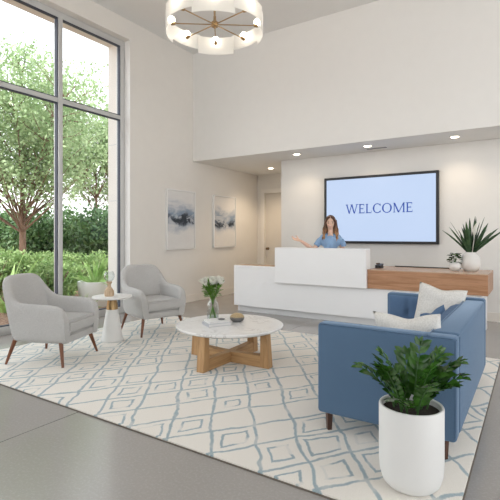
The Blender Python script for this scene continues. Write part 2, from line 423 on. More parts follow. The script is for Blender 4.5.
# corridor end wall with door
DX0, DX1, DZ = -5.86, -4.9, 2.50
bm = bmesh.new(); box(bm, XL, DX0, YR, YR+.2, 0, ZS); box(bm, DX1, -4.46, YR, YR+.2, 0, ZS); box(bm, DX0, DX1, YR, YR+.2, DZ, ZS)
S('wall_corridor', bm, M['wall'])
d = S('door_1', B(DX0+.03, DX1-.03, YR+.05, YR+.09, .008, DZ-.03), M['doorp'])
bm = bmesh.new(); tube(bm, [(DX0+.10, YR+.05, 1.05), (DX0+.10, YR-.0, 1.05)], .012, 10); ball(bm, (DX0+.10, YR-.015, 1.05), .033, 14)
lathe(bm, [(0, 0), (.035, 0), (.035, .008), (0, .008)], 16, mtx=Matrix.Translation((DX0+.10, YR+.05, 1.05)) @ Matrix.Rotation(PI/2, 4, 'X'))
obj('door_knob', bm, M['bronze'], d, 40)
bm = bmesh.new()
box(bm, DX0-.08, DX0+.03, YR-.04, YR+.06, 0, DZ+.08, .004); box(bm, DX1-.03, DX1+.08, YR-.04, YR+.06, 0, DZ+.08, .004); box(bm, DX0+.03, DX1-.03, YR-.04, YR+.06, DZ-.03, DZ+.08, .004)
S('trim_1', bm, M['trimw'])
bm = bmesh.new(); box(bm, XL, XL+.015, WY1+.06, YR, 0, .15, .004); S('baseboard_left', bm, M['trimw'])
bm = bmesh.new(); box(bm, -4.45, XR, YT-.015, YT, 0, .15, .004); S('baseboard_back', bm, M['trimw'])
bm = bmesh.new(); box(bm, XL+.015, DX0-.08, YR-.015, YR, 0, .15, .004); S('baseboard_corridor', bm, M['trimw'])
# window
XG0, XG1 = -6.32, -6.20
bm = bmesh.new()
box(bm, XG0, XG1, WY0, WY1, 0, .12, .006); box(bm, XG0, XG1, WY0, WY1, WZ1-.10, WZ1, .006)
box(bm, XG0+.003, XG1-.003, WY0+.088, WY1-.088, 3.46, 3.53, .006)
box(bm, XG0, XG1, WY1-.09, WY1, .12, WZ1-.1, .006); box(bm, XG0, XG1, WY0, WY0+.09, .12, WZ1-.1, .006)
muls = [4.15-1.25*k for k in range(7)]
for y in muls: box(bm, XG0, XG1+.01, y-.035, y+.035, .12, WZ1-.1, .006)
win = S('window_1', bm, M['alu'], smooth=30)
bm = bmesh.new()
ys = [WY1-.09]+[y for y in muls]+[WY0+.09]
for i, y in enumerate(ys[:-1]):
    lo = ys[i+1]+(.035 if i+1 < len(ys)-1 else 0); hi = y-(.035 if i > 0 else 0)
    for z0, z1 in ((.12, 3.46), (3.53, WZ1-.1)):
        for a0, a1, b0, b1 in ((lo, lo+.014, z0, z1), (hi-.014, hi, z0, z1), (lo+.014, hi-.014, z0, z0+.014), (lo+.014, hi-.014, z1-.014, z1)):
            box(bm, -6.275, -6.215, a0, a1, b0, b1)
obj('window_gasket', bm, M['gasket'], win)
for i, y in enumerate(ys[:-1]):
    lo = ys[i+1]+(.035 if i+1 < len(ys)-1 else 0); hi = y-(.035 if i > 0 else 0)
    for z0, z1 in ((.12, 3.46), (3.53, WZ1-.1)):
        obj('window_pane', B(-6.252, -6.246, lo, hi, z0, z1), M['glass'], win)
S('trim_2', B(XG1+.001, XL-.001, WY1-.004, WY1-.0005, .001, WZ1-.001), M['white'])

# ground outside
bm = bmesh.new(); box(bm, -70, XO-.001, -20, 70, -.4, -.08); S('ground', bm, M['mulch'])
# outside cladding joints on the exterior reveal (dark thin reveals)
bm = bmesh.new()
for z in (2.02, 3.05): box(bm, XO+.02, XG0-.01, WY1-.003, WY1, z, z+.012)
S('trim_3', bm, M['alu'])

# ------------------------------------------------------------------ lights & sky
w = bpy.data.worlds.new('sky'); scene.world = w; w.use_nodes = True
nt = w.node_tree; bg = nt.nodes['Background']
tc = nt.nodes.new('ShaderNodeTexCoord'); sp = nt.nodes.new('ShaderNodeSeparateXYZ'); lk(nt, tc.outputs['Generated'], sp.inputs[0])
c = mixc(nt, mapr(nt, sp.outputs[2], -.1, .5), (.98, .98, .98), (.90, .95, 1.0)); lk(nt, c, bg.inputs[0])
bg.inputs[1].default_value = 1.35
def spot(x, y, z, e, size=100, r=.04, col=(1, .80, .58)):
    l = bpy.data.lights.new('downlight_beam', 'SPOT'); l.energy = e; l.spot_size = math.radians(size); l.spot_blend = .8
    l.shadow_soft_size = r; l.color = col
    o = bpy.data.objects.new('downlight_beam', l); COL.objects.link(o); o.location = (x, y, z)
    return o
SUN = bpy.data.lights.new('sun', 'SUN'); SUN.energy = 3.2; SUN.angle = math.radians(12); SUN.color = (1, .98, .94)
so = bpy.data.objects.new('sun', SUN); COL.objects.link(so); so.rotation_euler = (0, 0, 0); so.rotation_euler = Vector((-.30, .55, -.8)).to_track_quat('-Z', 'Y').to_euler()

# ------------------------------------------------------------------ ceiling fixtures
dl = [(-3.84, 7.59, 'recessed ceiling downlight above the raised white counter, left of the air vent'),
      (-2.45, 7.56, 'recessed ceiling downlight beside the slim air vent, above the screen'),
      (-1.06, 7.60, 'recessed ceiling downlight above the right end of the screen, nearest the right edge'),
      (-5.15, 8.85, 'recessed ceiling downlight deep in the corridor near the door')]
for i, (x, y, lb) in enumerate(dl):
    r = empty('recessed_downlight', (x, y, ZS), label=lb, cat='ceiling light', group='recessed downlights in the lower ceiling')
    bm = bmesh.new(); lathe(bm, [(.062, .001), (.085, .001), (.085, -.006), (.062, -.004), (.062, .001)], 28); obj('trim_ring', bm, M['white'], r, 40)
    bm = bmesh.new(); lathe(bm, [(0, -.001), (.06, -.001), (.06, .001), (0, .001)], 28); obj('lens', bm, M['down'], r)
    spot(x, y, ZS-.03, 8 if i < 3 else 36, 130)
r = empty('air_vent', (-2.36, 7.80, ZS), label='slim dark slotted air vent in the lower ceiling above the screen', cat='vent')
bm = bmesh.new(); box(bm, -.19, .19, -.045, .045, -.006, .0); obj('vent_frame', bm, M['white'], r)
bm = bmesh.new()
for k in range(4): box(bm, -.175, .175, -.036+k*.02, -.024+k*.02, -.010, -.005)
obj('vent_slats', bm, M['slat'], r)

# chandelier
CX, CY, CZ = -3.42, 4.46, 4.08
ch = empty('chandelier', (CX, CY, CZ), label='round brass chandelier with a ring of frosted glass panels and glowing bulbs', cat='chandelier')
bm = bmesh.new(); tube(bm, [(0, 0, .0), (0, 0, ZC-CZ-.02)], .012, 10); obj('rod', bm, M['brass'], ch, 40)
bm = bmesh.new(); lathe(bm, [(0, ZC-CZ), (.09, ZC-CZ), (.09, ZC-CZ-.02), (.02, ZC-CZ-.04), (0, ZC-CZ-.04)], 28); obj('ceiling_canopy', bm, M['brass'], ch, 40)
bm = bmesh.new(); lathe(bm, [(0, -.05), (.012, -.05), (.014, -.03), (.042, -.028), (.045, -.02), (.045, .025), (.03, .035), (.018, .06), (.018, .1), (0, .1)], 24); obj('hub', bm, M['brass'], ch, 40)
NB = 8
for k in range(NB):
    a = 2*PI*(k+.8)/NB; ca, sa = math.cos(a), math.sin(a)
    bm = bmesh.new(); tube(bm, [(0, 0, 0), (.54*ca, .54*sa, 0)], .007, 8)
    lathe(bm, [(0, -.022), (.018, -.022), (.024, .01), (.024, .03), (0, .03)], 14, mtx=Matrix.Translation((.52*ca, .52*sa, 0)) @ Matrix.Rotation(a, 4, 'Z') @ Matrix.Rotation(PI/2, 4, 'Y'))
    arm = obj('arm', bm, M['brass'], ch, 40)
    bm = bmesh.new(); ball(bm, (.545*ca, .545*sa, .045), .045, 16); obj('bulb', bm, M['bulb'], arm, 180)
for k in range(NB):
    a0 = 2*PI*(k+.8)/NB; half = 2*PI/NB*.53; R0 = .622 if k % 2 else .609
    z0 = -.135 + (.06 if k % 2 else 0); z1 = z0 + (.20 if k % 2 else .24)
    b = bmesh.new(); n = 14; g = []
    for i in range(n+1):
        a = a0-half+2*half*i/n
        g.append([b.verts.new((r_*math.cos(a), r_*math.sin(a), z)) for r_, z in ((R0, z0), (R0, z1), (R0+.006, z1), (R0+.006, z0))])
    for i in range(n):
        for j in range(4): b.faces.new((g[i][j], g[i][(j+1) % 4], g[i+1][(j+1) % 4], g[i+1][j]))
    b.faces.new(g[0]); b.faces.new(g[-1][::-1])
    obj('glass_panel', b, M['frost'], ch, 40)

# ------------------------------------------------------------------ screen
tv = empty('wall_screen', (-2.415, YT, 1.24), label='large black framed wall screen showing WELCOME in blue on pale blue', cat='screen')
W2, H = 1.045, 1.265
bm = bmesh.new(); box(bm, -W2, W2, -.06, -.0, 0, H, .004); obj('screen_case', bm, M['black'], tv)
bm = bmesh.new(); box(bm, -W2, -W2+.045, -.078, -.0601, 0, H, .003); box(bm, W2-.045, W2, -.078, -.0601, 0, H, .003)
box(bm, -W2+.045, W2-.045, -.078, -.0601, 0, .045, .003); box(bm, -W2+.045, W2-.045, -.078, -.0601, H-.045, H, .003); obj('bezel', bm, M['black'], tv)
obj('display', B(-W2+.046, W2-.046, -.0655, -.0602, .046, H-.046), M['screen'], tv)
# lettering: serif capitals drawn as polygons, unit = cap height
def q(bm, pts): 
    f = bm.faces.new([bm.verts.new((x, 0, y)) for x, y in pts]); return f
def stem(bm, x, w_, y0=0, y1=1, s=.07, top=True, bot=True):
    q(bm, [(x, y0), (x+w_, y0), (x+w_, y1), (x, y1)])
    if bot: q(bm, [(x-s, y0), (x+w_+s, y0), (x+w_+s, y0+.06), (x-s, y0+.06)])
    if top: q(bm, [(x-s, y1-.06), (x+w_+s, y1-.06), (x+w_+s, y1), (x-s, y1)])
def diag(bm, x0, y0, x1, y1, w_): q(bm, [(x0, y0), (x0+w_, y0), (x1+w_, y1), (x1, y1)])
def arc(bm, cx, cy, rx, ry, a0, a1, thick, thin, n=26):
    for i in range(n):
        A = [math.radians(a0+(a1-a0)*(i+j)/n) for j in (0, 1)]
        P = []
        for a in A:
            t = thin+(thick-thin)*abs(math.cos(a))**1.5
            P.append(((cx+rx*math.cos(a), cy+ry*math.sin(a)), (cx+(rx-t)*math.cos(a), cy+(ry-thin)*math.sin(a))))
        q(bm, [P[0][0], P[1][0], P[1][1], P[0][1]])
def L_W(bm):
    diag(bm, .06, 1, .34, 0, .13); diag(bm, .62, 1, .36, 0, .08); diag(bm, .60, 1, .88, 0, .13); diag(bm, 1.20, 1, .92, 0, .08)
    for x in (0, .52, 1.12): q(bm, [(x, .94), (x+.26, .94), (x+.26, 1), (x, 1)])
    return 1.38
def L_E(bm):
    stem(bm, .09, .13); 
    for y, w_ in ((0, .62), (.46, .50), (.91, .58)): q(bm, [(.2, y), (w_, y), (w_, y+.09), (.2, y+.09)])
    q(bm, [(.585, 0), (.62, 0), (.65, .24), (.62, .24)]); q(bm, [(.56, .78), (.60, .78), (.60, 1), (.56, 1)]); q(bm, [(.47, .40), (.50, .40), (.50, .62), (.47, .62)])
    return .72
def L_L(bm):
    stem(bm, .09, .13); q(bm, [(.2, 0), (.60, 0), (.60, .09), (.2, .09)]); q(bm, [(.57, 0), (.60, 0), (.65, .26), (.62, .26)]); return .70
def L_C(bm):
    arc(bm, .50, .5, .46, .52, 42, 318, .16, .085); q(bm, [(.80, .72), (.84, .72), (.84, .98), (.80, .98)]); q(bm, [(.80, .04), (.83, .04), (.86, .27), (.82, .27)]); return .93
def L_O(bm): arc(bm, .52, .5, .49, .52, 0, 360, .16, .085, 40); return 1.08
def L_M(bm):
    stem(bm, .10, .08, top=False); stem(bm, 1.00, .13, s=.06, top=False); diag(bm, .08, 1, .50, 0, .15); diag(bm, 1.02, 1, .52, 0, .09)
    q(bm, [(.0, .965), (.2, .965), (.2, 1), (.0, 1)]); q(bm, [(1.0, .965), (1.20, .965), (1.2, 1), (1.0, 1)]); return 1.24
seqs = [L_W, L_E, L_L, L_C, L_O, L_M, L_E]
tot = 1.38+.72+.70+.93+1.08+1.24+.72+6*.02
x = 0; k = 1.24/tot; kz = .172
for fn in seqs:
    b = bmesh.new(); wdt = fn(b)
    for v in b.verts: v.co = Vector(((v.co.x+x)*k-.61, -.0662, v.co.z*kz+.565))
    x += wdt+.02; bmesh.ops.remove_doubles(b, verts=b.verts[:], dist=1e-6)
    fs = b.faces[:]
    for f in fs:
        f.normal_update()
        if f.normal.y > 0: f.normal_flip()
    r_ = bmesh.ops.extrude_face_region(b, geom=fs); bmesh.ops.translate(b, verts=[g for g in r_['geom'] if isinstance(g, bmesh.types.BMVert)], vec=(0, -.002, 0))
    obj('letter', b, M['ink'], tv)

# ------------------------------------------------------------------ framed art
def art(y0, y1, z0, z1, mat, lb):
    r = empty('framed_artwork', (XL, (y0+y1)/2, z0), label=lb, cat='picture', group='abstract canvases on the left wall')
    h = (y1-y0)/2; H = z1-z0; t = .022
    bm = bmesh.new(); box(bm, .001, .05, -h, -h+t, 0, H, .002); box(bm, .001, .05, h-t, h, 0, H, .002); box(bm, .001, .05, -h+t, h-t, 0, t, .002); box(bm, .001, .05, -h+t, h-t, H-t, H, .002)
    obj('frame', bm, M['white'], r)
    obj('canvas', B(.002, .036, -h+t+.004, h-t-.004, t+.004, H-t-.004), mat, r)
art(6.32, 7.18, 1.11, 2.31, art_mat('ink_wash_blue', 3.1, .66, (.80, .79, .77)), 'framed abstract canvas with a blue and black wash, nearer the window')
art(7.82, 8.68, 1.12, 2.30, art_mat('ink_wash_grey', 8.4, .62, (.80, .76, .71)), 'framed abstract canvas with grey and black wash, nearer the corridor door')

# ------------------------------------------------------------------ reception desk
DY = 6.66
dk = empty('reception_desk', (-2.6, 7.0, 0), label='long white reception desk with raised counter and wooden right wing', cat='desk')
def D(name, *a, mat='desk', bev=.004, **k):
    bm = bmesh.new(); x0, x1, y0, y1, z0, z1 = a
    box(bm, x0+2.6, x1+2.6, y0-7, y1-7, z0, z1, bev); return obj(name, bm, M[mat], dk)
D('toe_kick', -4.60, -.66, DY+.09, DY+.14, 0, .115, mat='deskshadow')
D('front_panel', -4.66, -2.15, DY, DY+.10, .115, .805, bev=0)
D('wing_front_panel', -2.1499, -.60, DY, DY+.10, .115, .5855, bev=0)
D('left_cabinet', -4.64, -3.76, DY+.10, 7.03, .0, .805)
D('left_countertop', -4.66, -3.745, DY+.0, 7.05, .806, .845)
D('countertop_inlay', -4.63, -3.76, DY+.03, 7.02, .8455, .848, mat='consoletop', bev=0)
D('right_end_panel', -.66, -.60, DY+.10, 7.50, 0, .585)
D('right_cabinet', -2.14, -.66, 7.1, 7.48, .0, .585)
D('raised_counter', -3.74, -2.15, DY-.10, DY+.12, .585, 1.185, bev=.006)
D('worksurface', -3.74, -2.15, DY+.121, DY+.26, .72, .75)
D('wooden_wing', -2.148, -.52, DY-.04, 7.50, .586, .862, mat='console', bev=.003)
D('wing_top', -2.148, -.52, DY-.045, 7.505, .863, .875, mat='consoletop', bev=.002)
D('power_strip', -1.95, -.95, 7.44, 7.47, .8755, .89, mat='black', bev=.003)
# telephone on wing
r = empty('desk_phone', (-2.07, 6.98, .8752), -.1, label='small dark box-like desk phone beside the raised counter', cat='phone')
bm = bmesh.new(); poly_prism(bm, [(-.06, 0), (.06, 0), (.06, .070), (-.06, .045)], 0, -.045, .045); obj('phone_body', bm, M['black'], r)
bm = bmesh.new(); box(bm, -.038, -.010, -.05, .055, .062, .082, .008); obj('handset', bm, M['bronze'], r)

# ------------------------------------------------------------------ plants on the wing
def blade(V, Fc, base, d, ln, wd, bend, n=7, roll=0):
    d = d.normalized(); side = d.cross(Vector((0, 0, 1)))
    if side.length < .05: side = Vector((1, 0, 0))
    side.normalize(); side = Matrix.Rotation(random.uniform(-roll, roll), 3, d) @ side; p = Vector(base); dirn = d.copy(); prev = None
    for i in range(n+1):
        t = i/n; w_ = wd*(math.sin(PI*min(1, .12+t*.88))**.7)*.5 if i < n else .0008
        nn = side.cross(dirn).normalized()
        b = len(V); V += [p+side*w_+nn*w_*.3, p.copy(), p-side*w_+nn*w_*.3]
        if prev is not None: Fc += [(prev, prev+1, b+1, b), (prev+1, prev+2, b+2, b+1)]
        prev = b
        dirn = (dirn+Vector((0, 0, -1))*bend/n).normalized(); p = p+dirn*ln/n
vp = empty('plant_in_vase', (-.785, 7.16, .8752), label='large round white vase of long dark leaves and a cream bloom', cat='plant')
bm = bmesh.new(); lathe(bm, [(0, 0), (.085, 0), (.12, .05), (.135, .12), (.130, .18), (.105, .235), (.075, .262), (.075, .275), (.062, .275), (.062, .25), (0, .245)], 36); obj('vase', bm, M['whitegl'], vp, 60)
V, Fc = [], []
random.seed(11)
for k in range(30):
    a = random.uniform(0, 2*PI); tilt = random.uniform(.05, .80)
    d = Vector((math.cos(a)*math.sin(tilt), math.sin(a)*math.sin(tilt)*.8, math.cos(tilt)))
    blade(V, Fc, (math.cos(a)*.03, math.sin(a)*.03, .25), d, random.uniform(.38, .58), random.uniform(.040, .056), random.uniform(.03, .35), roll=1.3)
raw('leaves', V, Fc, M['lily'], vp, True)
bm = bmesh.new(); tube(bm, [(.02, -.02, .25), (.05, -.07, .46), (.055, -.08, .55)], [.006, .006, .01], 8); tube(bm, [(.055, -.08, .53), (.06, -.085, .58), (.07, -.08, .64), (.085, -.08, .70)], [.016, .032, .024, .003], 10)
obj('bloom', bm, M['petal'], vp, 60)
sp_ = empty('small_potted_plant', (-.985, 7.06, .8752), label='small round white pot of dark leaves beside the large vase', cat='plant')
bm = bmesh.new(); lathe(bm, [(0, 0), (.045, 0), (.072, .030), (.082, .068), (.072, .108), (.05, .128), (.044, .128), (.044, .11), (0, .108)], 30); obj('pot', bm, M['whitegl'], sp_, 60)
V, Fc = [], []
for k in range(46):
    a = random.uniform(0, 2*PI); r0 = random.uniform(.02, .11); z = .13+random.uniform(.0, .13)-r0*.3
    c = Vector((math.cos(a)*r0*.6, math.sin(a)*r0*.6, z)); leafquads(V, Fc, c, Vector((math.cos(a), math.sin(a), random.uniform(-.3, .5))), Vector((0, 0, 1)), .065, .045)
    tb = len(V); V += [Vector((0, 0, .11)), Vector((.003, 0, .11)), c]; Fc.append((tb, tb+1, tb+2))
raw('leaves', V, Fc, M['zz'], sp_, True)

# ------------------------------------------------------------------ rug
b = bmesh.new(); box(b, -5.42, -.32, 2.19, 5.63, .001, .017, .005, 2)
tag(obj('area_rug', b, M['rug'], smooth=40), 'large cream rug with irregular blue diamond outlines under the seating', 'rug')
rug_o = bpy.data.objects['area_rug']
bm = bmesh.new()  # thin dark strip around the rug edge
for a in ((-5.428, -.312, 2.182, 2.1895), (-5.428, -.312, 5.6305, 5.638), (-5.428, -5.4205, 2.1895, 5.6305), (-.3195, -.312, 2.1895, 5.6305)): box(bm, *a, .0012, .008)
obj('edge_strip', bm, M['edgem'], rug_o)
RZ = .0172

# ------------------------------------------------------------------ armchair
def armchair(loc, rz, lb):
    r = empty('armchair', loc, rz, label=lb, cat='armchair', group='light grey armchairs')
    half = [(.355, .345, .40, .02), (.365, .350, .52, .0), (.345, .356, .60, 0), (.28, .362, .640, 0), (.15, .368, .650, 0), (.0, .372, .655, 0), (-.12, .374, .657, 0), (-.20, .372, .668, 0),
            (-.275, .362, .735, 0), (-.335, .335, .860, 0), (-.375, .25, .932, 0), (-.39, .12, .942, 0)]
    path = [(x, y, h) for x, y, h, _ in half]+[(-.393, 0, .944)]+[(x, -y, h) for x, y, h, _ in reversed(half)]
    n = len(path); b = bmesh.new(); rings = []
    for i, (x, y, h) in enumerate(path):
        p0 = Vector(path[max(i-1, 0)][:2]); p1 = Vector(path[min(i+1, n-1)][:2])
        t = (p1-p0).normalized()
        if i <= 1: t = Vector((-1, .05)).normalized()
        if i >= n-2: t = Vector((1, .05)).normalized()
        nin = Vector((-t.y, t.x))        # towards the inside
        if nin.dot(Vector((0, 0))-Vector((x, y))) < 0: nin = -nin
        back = max(0, min(1, (h-.66)/.26)); z0 = .235
        th = .095+.02*back
        lean = .10*back
        def P(off, z):
            u = (z-z0)/(h-z0)
            o_ = -.028*(1-u)**1.3*1.2
            base = Vector((x, y)) - nin*o_*-1 if False else Vector((x, y)) + nin*(off + .035*(1-u)*(1-back*.3))
            bx = base.x - lean*u + .05*back*(1-u)
            return Vector((bx, base.y*(1.0), z))
        ring = [P(.0, z0), P(.0, z0+(h-z0)*.35), P(0, z0+(h-z0)*.72), P(.004, h-.035), P(.03, h-.004), P(th-.03, h-.004), P(th-.002, h-.04),
                P(th, z0+(h-z0)*.6), P(th+.0, z0+(h-z0)*.3), P(th, z0)]
        rings.append([b.verts.new(p) for p in ring])
    m = len(rings[0])
    for a, c in zip(rings, rings[1:]):
        for k in range(m): b.faces.new((a[k], a[(k+1) % m], c[(k+1) % m], c[k]))
    for rg in (rings[0], rings[-1]): b.faces.new(rg)
    subsurf(obj('shell', b, M['greyfab'], r, 180), 2)
    # seat base filling the U
    b = bmesh.new(); poly = [(.345, .30), (.35, -.30), (.0, -.305), (-.25, -.27), (-.33, -.12), (-.33, .12), (-.25, .27), (0, .305)]
    poly_prism(b, poly, 2, .236, .326); bmesh.ops.bevel(b, geom=b.edges[:], offset=.015, segments=3, affect='EDGES')
    obj('seat_base', b, M['greyfab'], r, 50)
    b = bmesh.new(); bmesh.ops.create_cube(b, size=1)
    for v in b.verts: v.co = Vector((.05+v.co.x*.64, v.co.y*(.55 if v.co.x > 0 else .50), .405+v.co.z*.142))
    bmesh.ops.bevel(b, geom=b.edges[:], offset=.03, segments=4, affect='EDGES')
    obj('seat_cushion', b, M['greyfab'], r, 60)
    for sx, sy in ((1, 1), (1, -1), (-1, 1), (-1, -1)):
        b = bmesh.new(); tube(b, [(sx*.275, sy*.275, .25), (sx*.338, sy*.335, 0)], [.024, .013], 14)
        for v in b.verts:
            if v.co.z < .03: v.co.z = max(v.co.z, 0)
        obj('leg', b, M['walnut'], r, 50)
    return r
armchair((-4.56, 2.97, RZ), math.radians(22), 'light grey upholstered armchair, walnut legs, at the left edge beside the white side table')
armchair((-4.66, 4.60, RZ), math.radians(-18), 'light grey upholstered armchair between the window edge and the coffee table')

# ------------------------------------------------------------------ side table
st = empty('side_table', (-4.66, 3.87, RZ), label='round white side table on a cone base with a gold collar', cat='table')
bm = bmesh.new(); lathe(bm, [(0, 0), (.142, 0), (.145, .01), (.135, .04), (.075, .41), (0, .41)], 40); obj('cone_base', bm, M['whitepl'], st, 40)
bm = bmesh.new(); lathe(bm, [(0, .4102), (.074, .4102), (.060, .53), (.062, .558), (0, .558)], 40); obj('gold_collar', bm, M['brass'], st, 40)
bm = bmesh.new(); lathe(bm, [(0, .5582), (.24, .5582), (.253, .566), (.255, .574), (.250, .583), (.24, .585), (0, .585)], 56); obj('table_top', bm, M['whitepl'], st, 40)
TZ = RZ+.5852
cn = empty('candle_holder', (-4.67, 3.83, TZ), label='turned pale wood holder carrying a clear glass globe', cat='candle holder')
bm = bmesh.new(); lathe(bm, [(0, 0), (.058, 0), (.062, .02), (.060, .07), (.045, .095), (.024, .12), (.022, .15), (.036, .175), (.038, .19), (0, .19)], 28); obj('holder_base', bm, M['turned'], cn, 50)
bm = bmesh.new(); lathe(bm, [(0, .191), (.03, .192), (.055, .215), (.068, .25), (.066, .285), (.05, .32), (.047, .32), (.063, .285), (.065, .25), (.052, .217), (.028, .196), (0, .195)], 32); obj('glass_globe', bm, M['vaseglass'], cn, 60)

# ------------------------------------------------------------------ coffee table
ct = empty('coffee_table', (-2.82, 3.95, RZ), label='round white marble coffee table on crossed oak legs', cat='coffee table')
bm = bmesh.new(); lathe(bm, [(0, .372), (.560, .372), (.584, .385), (.588, .395), (.588, .402), (.580, .408), (0, .408)], 96); obj('marble_top', bm, M['marble'], ct, 35)
def beam(axis, z1=.10, name='cross_beam'):
    bm = bmesh.new()
    # side profile: low bar with swept-up ends (one half-lap frame)
    prof = [(-.415, .0), (.415, .0), (.415, .125), (0, .110), (-.415, .125)]
    poly_prism(bm, prof, axis, -.042, .042) 
    return bm
for ax, mt in ((1, 'oakx'), (0, 'oaky')):
    # poly_prism axis: extrude axis; profile lies in the other two (first, z)
    bm = beam(ax); bmesh.ops.bevel(bm, geom=bm.edges[:], offset=.003, segments=1, affect='EDGES')
    if ax == 0:
        for v in bm.verts: v.co.z = v.co.z*.995+.0003
    obj('cross_beam', bm, M[mt], ct)
for k in range(4):
    a = k*PI/2
    bm = bmesh.new(); poly_prism(bm, [(.415, .001), (.520, .001), (.492, .371), (.418, .371)], 1, -.043, .043)
    bmesh.ops.bevel(bm, geom=bm.edges[:], offset=.003, segments=1, affect='EDGES'); bm.transform(Matrix.Rotation(a, 4, 'Z'))
    obj('leg', bm, M['oak'], ct)
CT = RZ+.4082
R_ = Vector((math.cos(YAW), math.sin(YAW), 0)); F_ = Vector((-math.sin(YAW), math.cos(YAW), 0))
def pix(u, v, z):
    t = (1.4-z)*440/(v-235); p = F_*t+R_*((u-250)/440*t); return Vector((p.x, p.y, z))
# vase + flowers
p = pix(212.8, 320.2, CT)
gv = empty('glass_vase', p, label='clear glass bottle vase with water on the marble table', cat='vase')
bm = bmesh.new(); lathe(bm, [(0, 0), (.060, 0), (.066, .01), (.068, .04), (.068, .16), (.060, .195), (.040, .222), (.036, .235), (.041, .25), (.037, .25), (.032, .235), (.036, .222), (.056, .194), (.064, .16), (.064, .012), (0, .008)], 36); obj('vase_body', bm, M['vaseglass'], gv, 60)
bm = bmesh.new(); lathe(bm, [(0, .0085), (.0635, .0125), (.0635, .13), (0, .13)], 32); obj('water', bm, clear_glass('water', (.93, .96, .95), .1, .01), gv, 40)
fl = empty('flower_bouquet', p+Vector((0, 0, .012)), label='loose bouquet of white flowers with green stems in the glass vase', cat='flowers')
V, Fc = [], []; bs_ = bmesh.new(); bp = bmesh.new(); random.seed(5)
for k in range(25):
    a = random.uniform(0, 2*PI); tilt = random.uniform(.03, .66)
    top = Vector((math.cos(a)*math.sin(tilt)*.22, math.sin(a)*math.sin(tilt)*.22, .27+math.cos(tilt)*.16+random.uniform(-.05, .01)))
    neck = Vector((math.cos(a)*.018, math.sin(a)*.018, .225)); bot = Vector((-math.cos(a)*.04, -math.sin(a)*.04, .01))
    mid = (neck+top)/2+Vector((0, 0, .02)); tube(bs_, [bot, neck, mid, top], .0028, 6)
    for j in range(5):
        q_ = neck.lerp(top, random.uniform(.2, .9)); leafquads(V, Fc, q_, rv()+Vector((math.cos(a), math.sin(a), .8)), Vector((0, 0, 1)), random.uniform(.06, .10), .022)
    d = (top-mid).normalized()
    if k % 5 == 4:
        tube(bs_, [top, top+d*.03, top+d*.06], [.003, .009, .001], 7); continue
    for j in range(6):
        aa = j*PI/3; s = d.cross(Vector((.3, .2, 1))).normalized(); u_ = s.cross(d); out = (s*math.cos(aa)+u_*math.sin(aa))
        P0 = top; P1 = top+d*.024+out*.016; P2 = top+d*.048+out*.026; P3 = top+d*.064+out*.036
        tube(bp, [P0, P1, P2, P3], [.007, .019, .018, .004], 6, flat=.4)
obj('stems', bs_, M['cut'], fl, 60); raw('foliage', V, Fc, M['cut'], fl, True); obj('blossoms', bp, M['petal'], fl, 60)
# books
p = pix(217, 324.6, CT)
def book(z, lx, ly, h, rz, lb, mat):
    r = empty('book', Vector((p.x, p.y, z)), rz, label=lb, cat='book', group='books on the coffee table')
    bm = bmesh.new(); box(bm, -lx/2+.004, lx/2-.006, -ly/2+.006, ly/2-.006, .0032, h-.0032); obj('pages', bm, M['paper'], r)
    bm = bmesh.new(); box(bm, -lx/2, lx/2, -ly/2, ly/2, 0, .003); box(bm, -lx/2, lx/2, -ly/2, ly/2, h-.003, h); box(bm, -lx/2, -lx/2+.0035, -ly/2, ly/2, .003, h-.003); obj('cover', bm, mat, r)
book(CT, .27, .20, .032, 1.05, 'pale hardback book lying lowest on the marble table', M['cover'])
book(CT+.0322, .235, .18, .022, 1.0, 'slim white book lying on top of the pale hardback', M['paper'])
rr = obj('dish', bmesh.new(), M['slat']); bm = bmesh.new(); lathe(bm, [(0, 0), (.028, 0), (.042, .010), (.040, .012), (.026, .004), (0, .003)], 24); bm.to_mesh(rr.data); bm.free()
rr.location = Vector((p.x+.045, p.y+.02, CT+.0544)); tag(rr, 'tiny grey dish resting on the top book', 'dish')
for pl in rr.data.polygons: pl.use_smooth = True
p = pix(237.2, 321.6, CT)
b = bmesh.new(); bmesh.ops.create_uvsphere(b, u_segments=36, v_segments=24, radius=1)
for v in b.verts:
    c_ = v.co.copy(); k_ = 1+.035*mnoise.noise(c_*1.6)
    v.co = Vector((c_.x*.082*k_, c_.y*.070*k_, max(c_.z, -.82)*.054*k_+.0445))
mz = min(v.co.z for v in b.verts)
for v in b.verts: v.co.z -= mz
o = obj('decorative_stone', b, M['stone'], smooth=180, loc=p); o.rotation_euler.z = .6; tag(o, 'oval two tone stone, tan above and dark grey below, on the marble table', 'stone')

